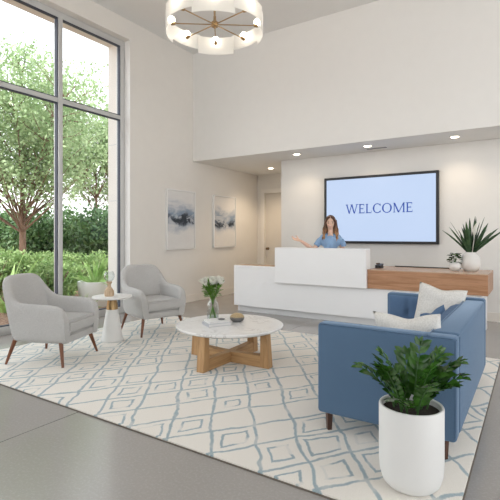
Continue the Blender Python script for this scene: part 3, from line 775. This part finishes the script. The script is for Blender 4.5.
# ------------------------------------------------------------------ sofa
sf = empty('sofa', (-.85, 3.85, RZ), label='blue upholstered sofa with dark legs, seen from its arm and back', cat='sofa')
def SB(name, x0, x1, y0, y1, z0, z1, bev=.025, seg=4, mat='bluefab', puff=0):
    bm = bmesh.new(); box(bm, x0+.85, x1+.85, y0-3.85, y1-3.85, z0-RZ, z1-RZ, bev, seg); return obj(name, bm, M[mat], sf, 60)
X0, X1, Y0, Y1, Z1 = -1.305, -.395, 2.90, 4.80, .775
SB('frame', X0+.02, X1-.02, Y0+.02, Y1-.02, .15, .31, .015)
SB('arm', X0, X1-.0, Y0, Y0+.13, .137, Z1); SB('arm', X0, X1, Y1-.13, Y1, .137, Z1+.02)
SB('backrest', X1-.17, X1+.002, Y0+.132, Y1-.132, .138, Z1+.005)
ym = (Y0+Y1)/2
for a, c in ((Y0+.135, ym-.002), (ym+.002, Y1-.135)):
    SB('seat_cushion', X0+.005, X1-.28, a, c, .312, .445, .035)
    # tufted back cushion
    b = bmesh.new(); n = 20; L_ = c-a; x_out = X1-.172; 
    def th(u, v_):
        e = (1-abs(2*u-1)**6)*(1-abs(2*v_-1)**6)
        t = .05+.06*max(0, e)**.5
        for cu in (1/6, .5, 5/6):
            for cv in (.5,):
                t -= .035*math.exp(-(((u-cu)*L_)**2+((v_-cv)*.34)**2)/.0012)
            t -= .014*math.exp(-((u-cu)*L_)**2/.00018)
        return t
    g = []; 
    for i in range(n*2+1):
        row = []
        for j in range(n+1):
            u, v_ = i/(n*2), j/n; row.append(b.verts.new((x_out-th(u, v_)+.85, a+u*L_-3.85, .40+v_*.355-RZ)))
        g.append(row)
    gb = [[b.verts.new((x_out+.85, a+i/(n*2)*L_-3.85, .40+j/n*.355-RZ)) for j in (0, n)] for i in (0, n*2)]
    for i in range(n*2):
        for j in range(n): b.faces.new((g[i][j], g[i+1][j], g[i+1][j+1], g[i][j+1]))
    # skirt to the back plane
    rim = [g[i][0] for i in range(n*2+1)]+[g[n*2][j] for j in range(1, n+1)]+[g[i][n] for i in range(n*2-1, -1, -1)]+[g[0][j] for j in range(n-1, 0, -1)]
    bk = [b.verts.new((x_out+.85, v.co.y, v.co.z)) for v in rim]
    for i in range(len(rim)): b.faces.new((rim[i], rim[(i+1) % len(rim)], bk[(i+1) % len(rim)], bk[i]))
    for vv in [x for r2 in gb for x in r2]: b.verts.remove(vv)
    o = obj('back_cushion', b, M['bluecush'], sf, 60)
# tufted pad on the far arm's inside
b = bmesh.new(); n = 24; g = []; L_ = .60; xa = X0+.02
for i in range(n+1):
    row = []
    for j in range(n+1):
        u, v_ = i/n, j/n; t = .012+.035*max(0, (1-abs(2*u-1)**6)*(1-abs(2*v_-1)**6))**.5
        for cu in (1/3, 2/3): t -= .012*math.exp(-((u-cu)*L_)**2/.00018)+.02*math.exp(-(((u-cu)*L_)**2+((v_-.5)*.33)**2)/.0009)
        row.append(b.verts.new((xa+u*L_+.85, Y1-.131-t-3.85, .448+v_*.325-RZ)))
    g.append(row)
for i in range(n):
    for j in range(n): b.faces.new((g[i][j], g[i+1][j], g[i+1][j+1], g[i][j+1]))
rim = [g[i][0] for i in range(n+1)]+[g[n][j] for j in range(1, n+1)]+[g[i][n] for i in range(n-1, -1, -1)]+[g[0][j] for j in range(n-1, 0, -1)]
bk = [b.verts.new((v.co.x, Y1-.131-3.85, v.co.z)) for v in rim]
for i in range(len(rim)): b.faces.new((rim[i], rim[(i+1) % len(rim)], bk[(i+1) % len(rim)], bk[i]))
obj('arm_pad', b, M['bluecush'], sf, 60)
# piping along the edges
bm = bmesh.new()
def P3(x, y, z): return (x+.85, y-3.85, z-RZ)
tube(bm, [P3(X1-.165, Y0+.0, Z1+.001), P3(X1-.165, Y1-.13, Z1+.006)], .004, 6)
tube(bm, [P3(X0+.02, Y0+.004, Z1-.006), P3(X1-.02, Y0+.004, Z1-.006)], .004, 6)
tube(bm, [P3(X1-.003, Y0+.012, Z1-.012), P3(X1-.003, Y1-.02, Z1-.004)], .004, 6)
tube(bm, [P3(X1-.006, Y0+.006, .17), P3(X1-.006, Y0+.006, Z1-.012)], .004, 6)
obj('piping', bm, M['bluefab'], sf, 60)
for x in (X0+.075, X1-.075):
    for y in (Y0+.04, Y1-.05):
        bm = bmesh.new(); tube(bm, [P3(x, y, .16), P3(x, y, RZ)], [.030, .021], 4, True); obj('leg', bm, M['darkleg'], sf)

def pillow(name, lb, loc, rot, w_, h_, t_, mat, seed=0, cat='pillow', group=None, chop=.03):
    b = bmesh.new(); n = 20; tops = []; bots = []
    for i in range(n+1):
        ra, rb = [], []
        for j in range(n+1):
            u, v_ = 2*i/n-1, 2*j/n-1
            px = u*w_/2*(1-.06*(1-v_*v_)); pz = v_*h_/2*(1-.05*(1-u*u))
            if v_ > 0: pz -= chop*v_*math.exp(-(u/.45)**2)
            e = max(0, (1-u**4)*(1-v_**4))**.55
            nz = mnoise.noise(Vector((u*1.6+seed, v_*1.6, seed)))*.02*e
            ra.append(b.verts.new((px, -t_/2*e+nz-.001, pz)))
            rb.append(ra[-1] if i in (0, n) or j in (0, n) else b.verts.new((px, t_/2*e+nz+.001, pz)))
        tops.append(ra); bots.append(rb)
    for i in range(n):
        for j in range(n):
            b.faces.new((tops[i][j], tops[i+1][j], tops[i+1][j+1], tops[i][j+1]))
            f = (bots[i][j], bots[i][j+1], bots[i+1][j+1], bots[i+1][j])
            if len(set(f)) == 4:
                try: b.faces.new(f)
                except ValueError: pass
    o = obj(name, b, M[mat], smooth=180, loc=loc); o.rotation_euler = rot
    return tag(o, lb, cat, group)
pillow('throw_pillow', 'pale oatmeal cushion standing tall against the far arm of the blue sofa', (-.765, 4.505, .685), (math.radians(-16), math.radians(9), math.radians(8)), .43, .47, .15, 'pillow', 2, group='oatmeal cushions on the sofa')
pillow('throw_pillow', 'pale oatmeal cushion leaning on the near arm of the blue sofa', (-.735, 3.20, .655), (math.radians(14), math.radians(-4), math.radians(-6)), .47, .43, .15, 'pillow', 5, group='oatmeal cushions on the sofa', chop=.04)
pillow('throw_pillow', 'small blue cushion between the two oatmeal cushions on the sofa', (-.74, 4.08, .62), (math.radians(6), math.radians(-12), math.radians(60)), .29, .29, .10, 'bluecush', 9)

# ------------------------------------------------------------------ ZZ plant in tall planter
pp = empty('potted_zz_plant', (-.575, 2.53, RZ), label='tall white planter with a glossy dark green plant at the sofa corner', cat='plant')
bm = bmesh.new(); lathe(bm, [(0, 0), (.10, 0), (.128, .010), (.152, .035), (.166, .08), (.171, .14), (.171, .440), (.168, .447), (.160, .449), (.154, .445), (.154, .41), (0, .405)], 64); obj('planter', bm, M['whitepl'], pp, 50)
bm = bmesh.new(); lathe(bm, [(0, .425), (.08, .422), (.1535, .414), (.1535, .410), (0, .410)], 40); obj('soil', bm, M['soil'], pp, 60)
V, Fc = [], []; bs_ = bmesh.new(); random.seed(21)
stems = []
for k in range(13):
    a = 2*PI*k/13*1.0+random.uniform(-.15, .15); stems.append((a, random.uniform(.35, 1.1), random.uniform(.18, .30)))
# leading stems reaching where the photo shows them (screen right / left / up)
def scr(rx, fy): return R_*rx+F_*fy
for d_, ln in ((scr(.26, -.05), .47), (scr(.20, .1), .44), (scr(-.25, -.05), .42), (scr(-.20, -.1), .40), (scr(.05, .04), .45), (scr(.09, .0), .42), (scr(-.13, .05), .42), (scr(.3, -.1), .38)):
    stems.append((math.atan2(d_.y, d_.x), math.atan2(d_.length, .30), ln*.76))
for a, tilt, ln in stems:
    r0 = random.uniform(.01, .09); base = Vector((math.cos(a)*r0, math.sin(a)*r0, .418))
    out = Vector((math.cos(a), math.sin(a), 0)); d = (Vector((0, 0, 1))*math.cos(tilt*.55)+out*math.sin(tilt*.55))
    pts = [base]; n = 8; dd = d.copy()
    for i in range(n):
        pts.append(pts[-1]+dd*ln/n); dd = (dd+out*.12*tilt+Vector((0, 0, -.05*tilt))).normalized()
    tube(bs_, pts, [.006*(1-.6*i/n) for i in range(n+1)], 6)
    side = out.cross(Vector((0, 0, 1))).normalized()
    for i in range(2, n+1, 1):
        dirn = (pts[i]-pts[i-1]).normalized()
        sz = .082*(1-.35*abs(i-6)/6)
        for s in (-1, 1):
            ld = (side*s*.85+dirn*.75+rv()*.18).normalized(); leafquads(V, Fc, pts[i], ld, (dirn.cross(side)*-1+rv()*.3), sz*random.uniform(.9, 1.2), sz*.54, .16)
    leafquads(V, Fc, pts[-1], (pts[-1]-pts[-2]), side.cross(dirn), .06, .03)
obj('stems', bs_, M['zzstem'], pp, 60)
o = raw('leaves', V, Fc, M['zz'], pp, True)

# ------------------------------------------------------------------ receptionist
pr = empty('person', (-2.925, 7.05, 0), math.radians(21), label='smiling person with long wavy brown hair, light blue shirt, gesturing behind the desk', cat='person')
def remesh(o, vs=.008, sm=6):
    m = o.modifiers.new('skin', 'REMESH'); m.mode = 'VOXEL'; m.voxel_size = vs; m.use_smooth_shade = True
    s = o.modifiers.new('relax', 'SMOOTH'); s.factor = .5; s.iterations = sm; return o
b = bmesh.new()
# head
ball(b, (0, .0, 1.625), .095, 24, (.80, 1.0, 1.06)); ball(b, (0, -.022, 1.572), .070, 20, (.84, .92, 1.05)); ball(b, (0, -.052, 1.522), .030, 14, (1.05, .9, .8))
tube(b, [(0, -.092, 1.615), (0, -.104, 1.590), (0, -.112, 1.578)], [.007, .008, .0105], 8)
for s in (-1, 1):
    ball(b, (s*.074, .008, 1.598), .020, 10, (.35, .8, 1.3)); ball(b, (s*.036, -.062, 1.572), .022, 12)
tube(b, [(0, .012, 1.38), (0, .006, 1.47), (0, -.002, 1.54)], [.062, .050, .052], 14)
# torso, pelvis, legs
tube(b, [(0, .01, .90), (0, .01, 1.0), (0, 0, 1.08), (0, .0, 1.20), (0, .0, 1.32), (0, .01, 1.40)], [.15, .135, .115, .125, .13, .07], 18, flat=.75)
tube(b, [(-.14, .01, 1.34), (0, .012, 1.375), (.14, .01, 1.34)], [.045, .055, .045], 12)
for s in (-1, 1):
    tube(b, [(s*.08, .01, .92), (s*.09, 0, .70), (s*.09, -.005, .48), (s*.09, .01, .30), (s*.09, .02, .07)], [.088, .075, .052, .05, .034], 12)
    tube(b, [(s*.09, .035, .035), (s*.09, -.06, .03), (s*.095, -.15, .022)], [.035, .036, .025], 10, flat=.7)
# her right arm (picture left): elbow low, forearm lifted outwards, palm open
sh, el, wr = Vector((-.150, .01, 1.335)), Vector((-.285, -.04, 1.150)), Vector((-.500, -.13, 1.305))
tube(b, [sh, sh.lerp(el, .5), el], [.048, .043, .036], 12); tube(b, [el, el.lerp(wr, .35), wr], [.036, .036, .022], 12)
hd = (wr-el).normalized(); hd = (hd+Vector((-.5, 0, -.22))).normalized(); pn = Vector((.05, -.5, .85)); sd = hd.cross(pn).normalized(); pn = sd.cross(hd).normalized()
palm = wr+hd*.055
for o_ in (-.027, -.009, .009, .027): tube(b, [wr+sd*o_*.4, wr+hd*.045+sd*o_*.9, wr+hd*.092+sd*o_], [.014, .0135, .011], 8)
for i, (o_, L_) in enumerate(((-.030, .060), (-.010, .074), (.010, .078), (.029, .068))):
    p0 = wr+hd*.085+sd*o_; p1 = p0+hd*L_*.45+sd*o_*.25+pn*.004; p2 = p1+hd*L_*.32+sd*o_*.18+pn*.010; p3 = p2+hd*L_*.25+pn*.014
    tube(b, [p0, p1, p2, p3], [.010, .009, .0082, .0068], 8)
t0 = wr+hd*.03+sd*.022; tube(b, [t0, t0+sd*.028+hd*.022+pn*.012, t0+sd*.042+hd*.045+pn*.026, t0+sd*.046+hd*.066+pn*.036], [.014, .012, .010, .008], 8)
# her left arm: down, forearm forward on the worktop
sh, el, wr = Vector((.150, .01, 1.335)), Vector((.225, .02, 1.09)), Vector((.12, -.20, 1.02))
tube(b, [sh, sh.lerp(el, .5), el], [.048, .043, .036], 12); tube(b, [el, el.lerp(wr, .35), wr], [.036, .035, .022], 12)
hd = (wr-el).normalized(); pn = Vector((0, 0, -1)); sd = hd.cross(pn).normalized()
for o_ in (-.027, -.009, .009, .027):
    tube(b, [wr+sd*o_*.4, wr+hd*.045+sd*o_*.9, wr+hd*.092+sd*o_], [.014, .0135, .011], 8)
    p0 = wr+hd*.088+sd*o_; tube(b, [p0, p0+hd*.034+pn*.004, p0+hd*.055+pn*.016, p0+hd*.066+pn*.028], [.010, .009, .008, .0068], 8)
t0 = wr+hd*.03+sd*-.022; tube(b, [t0, t0-sd*.028+hd*.022, t0-sd*.036+hd*.045, t0-sd*.036+hd*.064], [.014, .012, .010, .008], 8)
body = remesh(obj('body', b, M['skin'], pr, 180), .006, 4)
# shirt: looser layer over the torso with short sleeves, V neck
b = bmesh.new()
tube(b, [(0, .01, .93), (0, .005, 1.05), (0, -.002, 1.16), (0, -.006, 1.24), (0, -.002, 1.31), (0, .006, 1.355), (0, .012, 1.385)], [.160, .140, .145, .158, .160, .130, .075], 24, flat=.78)
tube(b, [(-.15, .01, 1.335), (-.10, .012, 1.362), (-.05, .012, 1.385), (.05, .012, 1.385), (.10, .012, 1.362), (.15, .01, 1.335)], [.060, .062, .052, .052, .062, .060], 14)
for s_ in (-1, 1): ball(b, (s_*.11, .0, 1.29), .085, 14, (.9, .8, 1))
tube(b, [(-.13, .01, 1.335), (-.185, -.005, 1.295), (-.222, -.018, 1.245), (-.240, -.026, 1.215)], [.056, .058, .054, .053], 14)
tube(b, [(.13, .01, 1.335), (.18, .010, 1.295), (.208, .013, 1.24), (.216, .014, 1.205)], [.056, .058, .055, .054], 14)
remesh(obj('shirt', b, M['shirt'], pr, 180), .008, 4)
b = bmesh.new()
for s_ in (-1, 1):   # collar flaps
    poly = [Vector((s_*.010, -.136, 1.262)), Vector((s_*.062, -.135, 1.300)), Vector((s_*.088, -.085, 1.385)), Vector((s_*.060, -.052, 1.420)), Vector((s_*.052, -.080, 1.385))]
    n_ = len(poly); vs = [b.verts.new(q_) for q_ in poly]+[b.verts.new(q_+Vector((0, .010, -.006))) for q_ in poly]
    b.faces.new(vs[:n_]); b.faces.new(vs[n_:][::-1])
    for i in range(n_): b.faces.new((vs[i], vs[n_+i], vs[n_+(i+1) % n_], vs[(i+1) % n_]))
obj('collar', b, M['shirt'], pr)
b = bmesh.new(); poly = [(0, -.134, 1.262), (.050, -.088, 1.385), (.030, -.05, 1.42), (-.030, -.05, 1.42), (-.050, -.088, 1.385)]
n_ = len(poly); vs = [b.verts.new(q_) for q_ in poly]+[b.verts.new((x_, y_+.05, z_)) for x_, y_, z_ in poly]
b.faces.new(vs[:n_]); b.faces.new(vs[n_:][::-1])
for i in range(n_): b.faces.new((vs[i], vs[n_+i], vs[n_+(i+1) % n_], vs[(i+1) % n_]))
obj('neckline', b, M['skin'], pr)
b = bmesh.new()
tube(b, [(0, .01, .98), (0, .01, .88)], [.158, .172], 18, flat=.8)
for s in (-1, 1): tube(b, [(s*.08, .01, .93), (s*.092, 0, .70), (s*.092, 0, .48), (s*.092, .012, .30), (s*.092, .02, .07)], [.10, .088, .072, .068, .066], 12)
remesh(obj('trousers', b, M['trouser'], pr, 180), .010, 3)
# face
for s in (-1, 1):
    b = bmesh.new(); ball(b, (s*.031, -.0795, 1.604), .0115, 12, (1.35, .6, .70)); obj('eye', b, M['eye'], pr, 180)
for s in (-1, 1):
    b = bmesh.new(); tube(b, [(s*.014, -.0885, 1.626), (s*.032, -.086, 1.632), (s*.050, -.072, 1.624)], [.0035, .004, .002], 6); obj('eyebrow', b, M['hair'], pr, 180)
b = bmesh.new(); tube(b, [(-.030, -.076, 1.5585), (-.015, -.0885, 1.550), (0, -.0915, 1.547), (.015, -.0885, 1.550), (.030, -.076, 1.5585)], [.002, .007, .0085, .007, .002], 8); obj('lips', b, M['lip'], pr, 180)
b = bmesh.new(); tube(b, [(-.022, -.087, 1.5555), (0, -.0965, 1.550), (.022, -.087, 1.5555)], [.0015, .0055, .0015], 8); obj('teeth', b, M['tooth'], pr, 180)
# hair: cap with a parting and wavy locks
b = bmesh.new()
ball(b, (0, .030, 1.640), .106, 28, (.86, 1.0, .98)); ball(b, (0, .06, 1.57), .085, 18, (.95, .7, 1.1))
for s in (-1, 1):
    tube(b, [(s*.01, -.075, 1.705), (s*.045, -.080, 1.68), (s*.078, -.050, 1.63), (s*.088, -.02, 1.57)], [.014, .017, .018, .018], 10)
    for i in range(9):
        x0_ = .066+.005*(i % 3); y0_ = -.035+.016*i; ph = i*1.3+(0 if s > 0 else .8); zb = 1.26+.03*(i % 3)+(.04 if i > 6 else 0)
        pts = []; rad = []
        for j in range(12):
            t = j/11; z = 1.635-(1.635-zb)*t
            spread = .062*min(1, t*1.4)
            fwd = -.062*max(0, t-.35)*1.4 if i < 5 else .0
            pts.append((s*(x0_+spread*(.5+.12*(i % 4))+.014*math.sin(ph+t*11)), y0_*(1-.3*t)+fwd+.012*math.cos(ph+t*11), z)); rad.append((.013+.009*min(1, t*4))*(1-t*.3) if j < 11 else .005)
        tube(b, pts, rad, 8)
for i in range(7):
    x_ = -.075+.025*i; tube(b, [(x_, .09, 1.66), (x_*1.2, .115, 1.54), (x_*1.3+.012, .10, 1.42), (x_*1.3, .105, 1.31), (x_*1.2, .10, 1.25)], [.03, .033, .032, .025, .006], 8)
remesh(obj('hair', b, M['hair'], pr, 180), .006, 2)

# ------------------------------------------------------------------ garden
GZ = -.08
def ray(u, t): 
    p = F_*t+R_*((u-250)/440*t); return Vector((p.x, p.y, 0))
def cloud(V, Fc, c, r, n, ln, wd, sq=(1, 1, 1), inner=.35, up=.2):
    for i in range(n):
        d = rv(); rad = random.uniform(inner, 1)**.6
        p_ = Vector((c[0]+d.x*r*sq[0]*rad, c[1]+d.y*r*sq[1]*rad, c[2]+d.z*r*sq[2]*rad))
        simple_leaf(V, Fc, p_, rv()+Vector((0, 0, up)), rv(), ln*random.uniform(.7, 1.3), wd*random.uniform(.7, 1.3))
def tree(name, base, H, fork, R, nl, ln, lb, mat, trunk_r=.11, seed=1, sparse=1.0, nb=7, cat='tree'):
    random.seed(seed)
    r = empty(name, base, label=lb, cat=cat)
    b = bmesh.new(); tips = []
    tube(b, [(0, 0, -.05), (.03, 0, fork*.5), (0, .02, fork), (.02, 0, H*.55), (0, 0, H*.85)], [trunk_r*1.15, trunk_r, trunk_r*.9, trunk_r*.45, .015], 10)
    for k in range(nb):
        a = 2*PI*k/nb+random.uniform(-.3, .3); z0 = fork*random.uniform(.95, 1.5); up = random.uniform(.9, 2.2); L_ = R*random.uniform(.85, 1.15)
        d = Vector((math.cos(a), math.sin(a), up)).normalized(); p_ = Vector((0, 0, z0)); pts = [p_.copy()]
        for j in range(6):
            p_ = p_+d*L_*1.3/6; d = (d+Vector((0, 0, .10))+rv()*.12).normalized(); pts.append(p_.copy())
            if j > 0:
                for m in range(3):
                    e = (d+rv()*.9).normalized(); q_ = p_+e*R*.35; tube(b, [p_, (p_+q_)/2+rv()*.03, q_], [.02, .012, .005], 5); tips += [q_, (p_+q_)/2]
        tube(b, pts, [trunk_r*.36*(1-.8*i/6) for i in range(7)], 7); tips.append(p_)
    for k in range(int(26*sparse)):
        z = random.uniform(H*.38, H*.95); u = (z/H-.38)/.6; rr_ = R*math.sin(PI*min(1, max(.05, .25+u*.72)))*random.uniform(.3, .95); a = random.uniform(0, 2*PI)
        q_ = Vector((math.cos(a)*rr_, math.sin(a)*rr_, z)); p_ = Vector((0, 0, max(fork, z-rr_*.9))); tube(b, [p_, (p_+q_)/2+Vector((0, 0, -.05)), q_], [.03, .02, .006], 5); tips += [q_, p_.lerp(q_, .7)]
    obj('trunk_and_branches', b, M['bark'], r, 60)
    V, Fc = [], []; per = max(1, nl//len(tips))
    for t_ in tips: cloud(V, Fc, t_, R*.24, per, ln, ln*.62, inner=.05, sq=(1, 1, .7))
    raw('foliage', V, Fc, M[mat], r)
    return r
b0 = ray(22, 13.2); b0.z = GZ
tree('garden_tree', b0, 7.3, 1.55, 3.0, 27000, .11, 'leafy green tree with forked brown trunk outside the window', 'tree', .10, 3, nb=9, sparse=1.6)
b0 = ray(96, 25); b0.z = GZ
tree('garden_tree', b0, 8.6, 2.4, 3.4, 13000, .20, 'distant green tree outside the right window pane, behind the forked tree', 'tree', .09, 8, nb=6)
def bush(name, u, t, r, h, n, ln, lb, mat, group, sqx=1.0, seed=0):
    random.seed(seed+100); p_ = ray(u, t); p_.z = GZ
    rt = empty(name, p_, label=lb, cat='shrub' if mat != 'dark' else 'tree', group=group)
    b = bmesh.new()
    for k in range(9):
        a = 2*PI*k/9; tube(b, [(0, 0, -.03), (math.cos(a)*r*.3, math.sin(a)*r*.3, h*.45), (math.cos(a)*r*.6, math.sin(a)*r*.6, h*.75)], [.025+.02*h*.3, .018, .006], 6)
    obj('stems', b, M['bark'], rt, 60)
    V, Fc = [], []
    for k in range(14):
        a = random.uniform(0, 2*PI); q_ = random.uniform(0, .55)*r; z = h*random.uniform(.25, .72)
        cloud(V, Fc, (math.cos(a)*q_*sqx, math.sin(a)*q_*sqx, z), r*.5, n//14, ln, ln*.5, sq=(1, 1, min(1.0, h*.3/(r*.5))), inner=.3, up=.5)
    raw('foliage', V, Fc, M[mat], rt)
G1 = 'bright green shrubs outside the window'
for i, (u, t, r, h, lb) in enumerate([(-8, 9.6, 1.0, 1.25, 'bright green shrub at the left edge of the window, behind the armchair'),
        (28, 10.2, .95, 1.12, 'bright green shrub under the forked tree trunk'),
        (50, 8.8, .60, .98, 'bright green shrub just left of the window mullion'),
        (69, 10.6, .55, .85, 'bright green shrub right of the window mullion, beside the white planter'),
        (60, 12.6, 1.0, 1.15, 'bright green shrub farther back, behind the window mullion'),
        (100, 12.5, .9, 1.05, 'bright green shrub behind the spiky plant in the white planter')]):
    bush('garden_shrub', u, t, r, h, 3600, .085, lb, 'hedge', G1, seed=i)
G2 = 'dark evergreens at the back of the garden'
for i, (u, t, r, h, lb) in enumerate([(-25, 19, 2.2, 3.3, 'dark evergreen at the far left of the garden'), (8, 20, 2.2, 3.0, 'dark evergreen left of the forked tree trunk'),
        (42, 19, 2.2, 3.4, 'dark evergreen right of the forked tree trunk'), (75, 20, 2.2, 3.2, 'dark evergreen behind the right window pane'), (108, 19, 2.2, 3.5, 'dark evergreen beside the white window reveal'), (140, 21, 2.2, 3.2, 'dark evergreen half hidden by the white window reveal')]):
    bush('evergreen_tree', u, t, r, h*.82, 5200, .20, lb, 'dark', G2, seed=20+i)
def spiky(name, u, t, base_z, n, ln, wd, lb, seed, pot=None, spread=1.0):
    random.seed(seed); p_ = ray(u, t); p_.z = GZ
    r = empty(name, p_, label=lb, cat='plant'); V, Fc = [], []
    for k in range(n):
        a = random.uniform(0, 2*PI); tl = random.uniform(.05, 1.1)*spread
        blade(V, Fc, (math.cos(a)*.05, math.sin(a)*.05, base_z), Vector((math.cos(a)*math.sin(tl), math.sin(a)*math.sin(tl), math.cos(tl))), ln*random.uniform(.65, 1.1), wd, random.uniform(.3, 1.2), roll=1.2)
    raw('leaves', V, Fc, M['spike'], r, True)
    if pot:
        R0, h = pot; bm = bmesh.new(); lathe(bm, [(0, 0), (R0*.72, 0), (R0*.9, h*.3), (R0, h*.75), (R0, h), (R0-.05, h), (R0-.05, h-.07), (0, h-.07)], 40); obj('planter', bm, M['whitepl'], r, 50)
spiky('spiky_plant', 96, 9.2, .44, 34, .62, .075, 'spiky light green plant in a wide white planter outside', 31, (.36, .52))
spiky('spiky_plant', 5, 8.4, .0, 24, 1.25, .09, 'tall spiky light green plant outside, behind the left armchair', 33, spread=.7)
for i, (u, t, lb) in enumerate(((78, 8.0, 'low grassy clump at the foot of the white planter'), (64, 8.0, 'low grassy clump beside the window mullion'), (22, 8.6, 'low grassy clump near the glass behind the left armchair'))):
    spiky('grass_clump', u, t, 0, 60, .46, .028, lb, 40+i, spread=1.1)

# ------------------------------------------------------------------ colour management
vs = scene.view_settings; vs.view_transform = 'Standard'; vs.look = 'None'; vs.gamma = 1; vs.use_curve_mapping = False
vs.exposure = .92
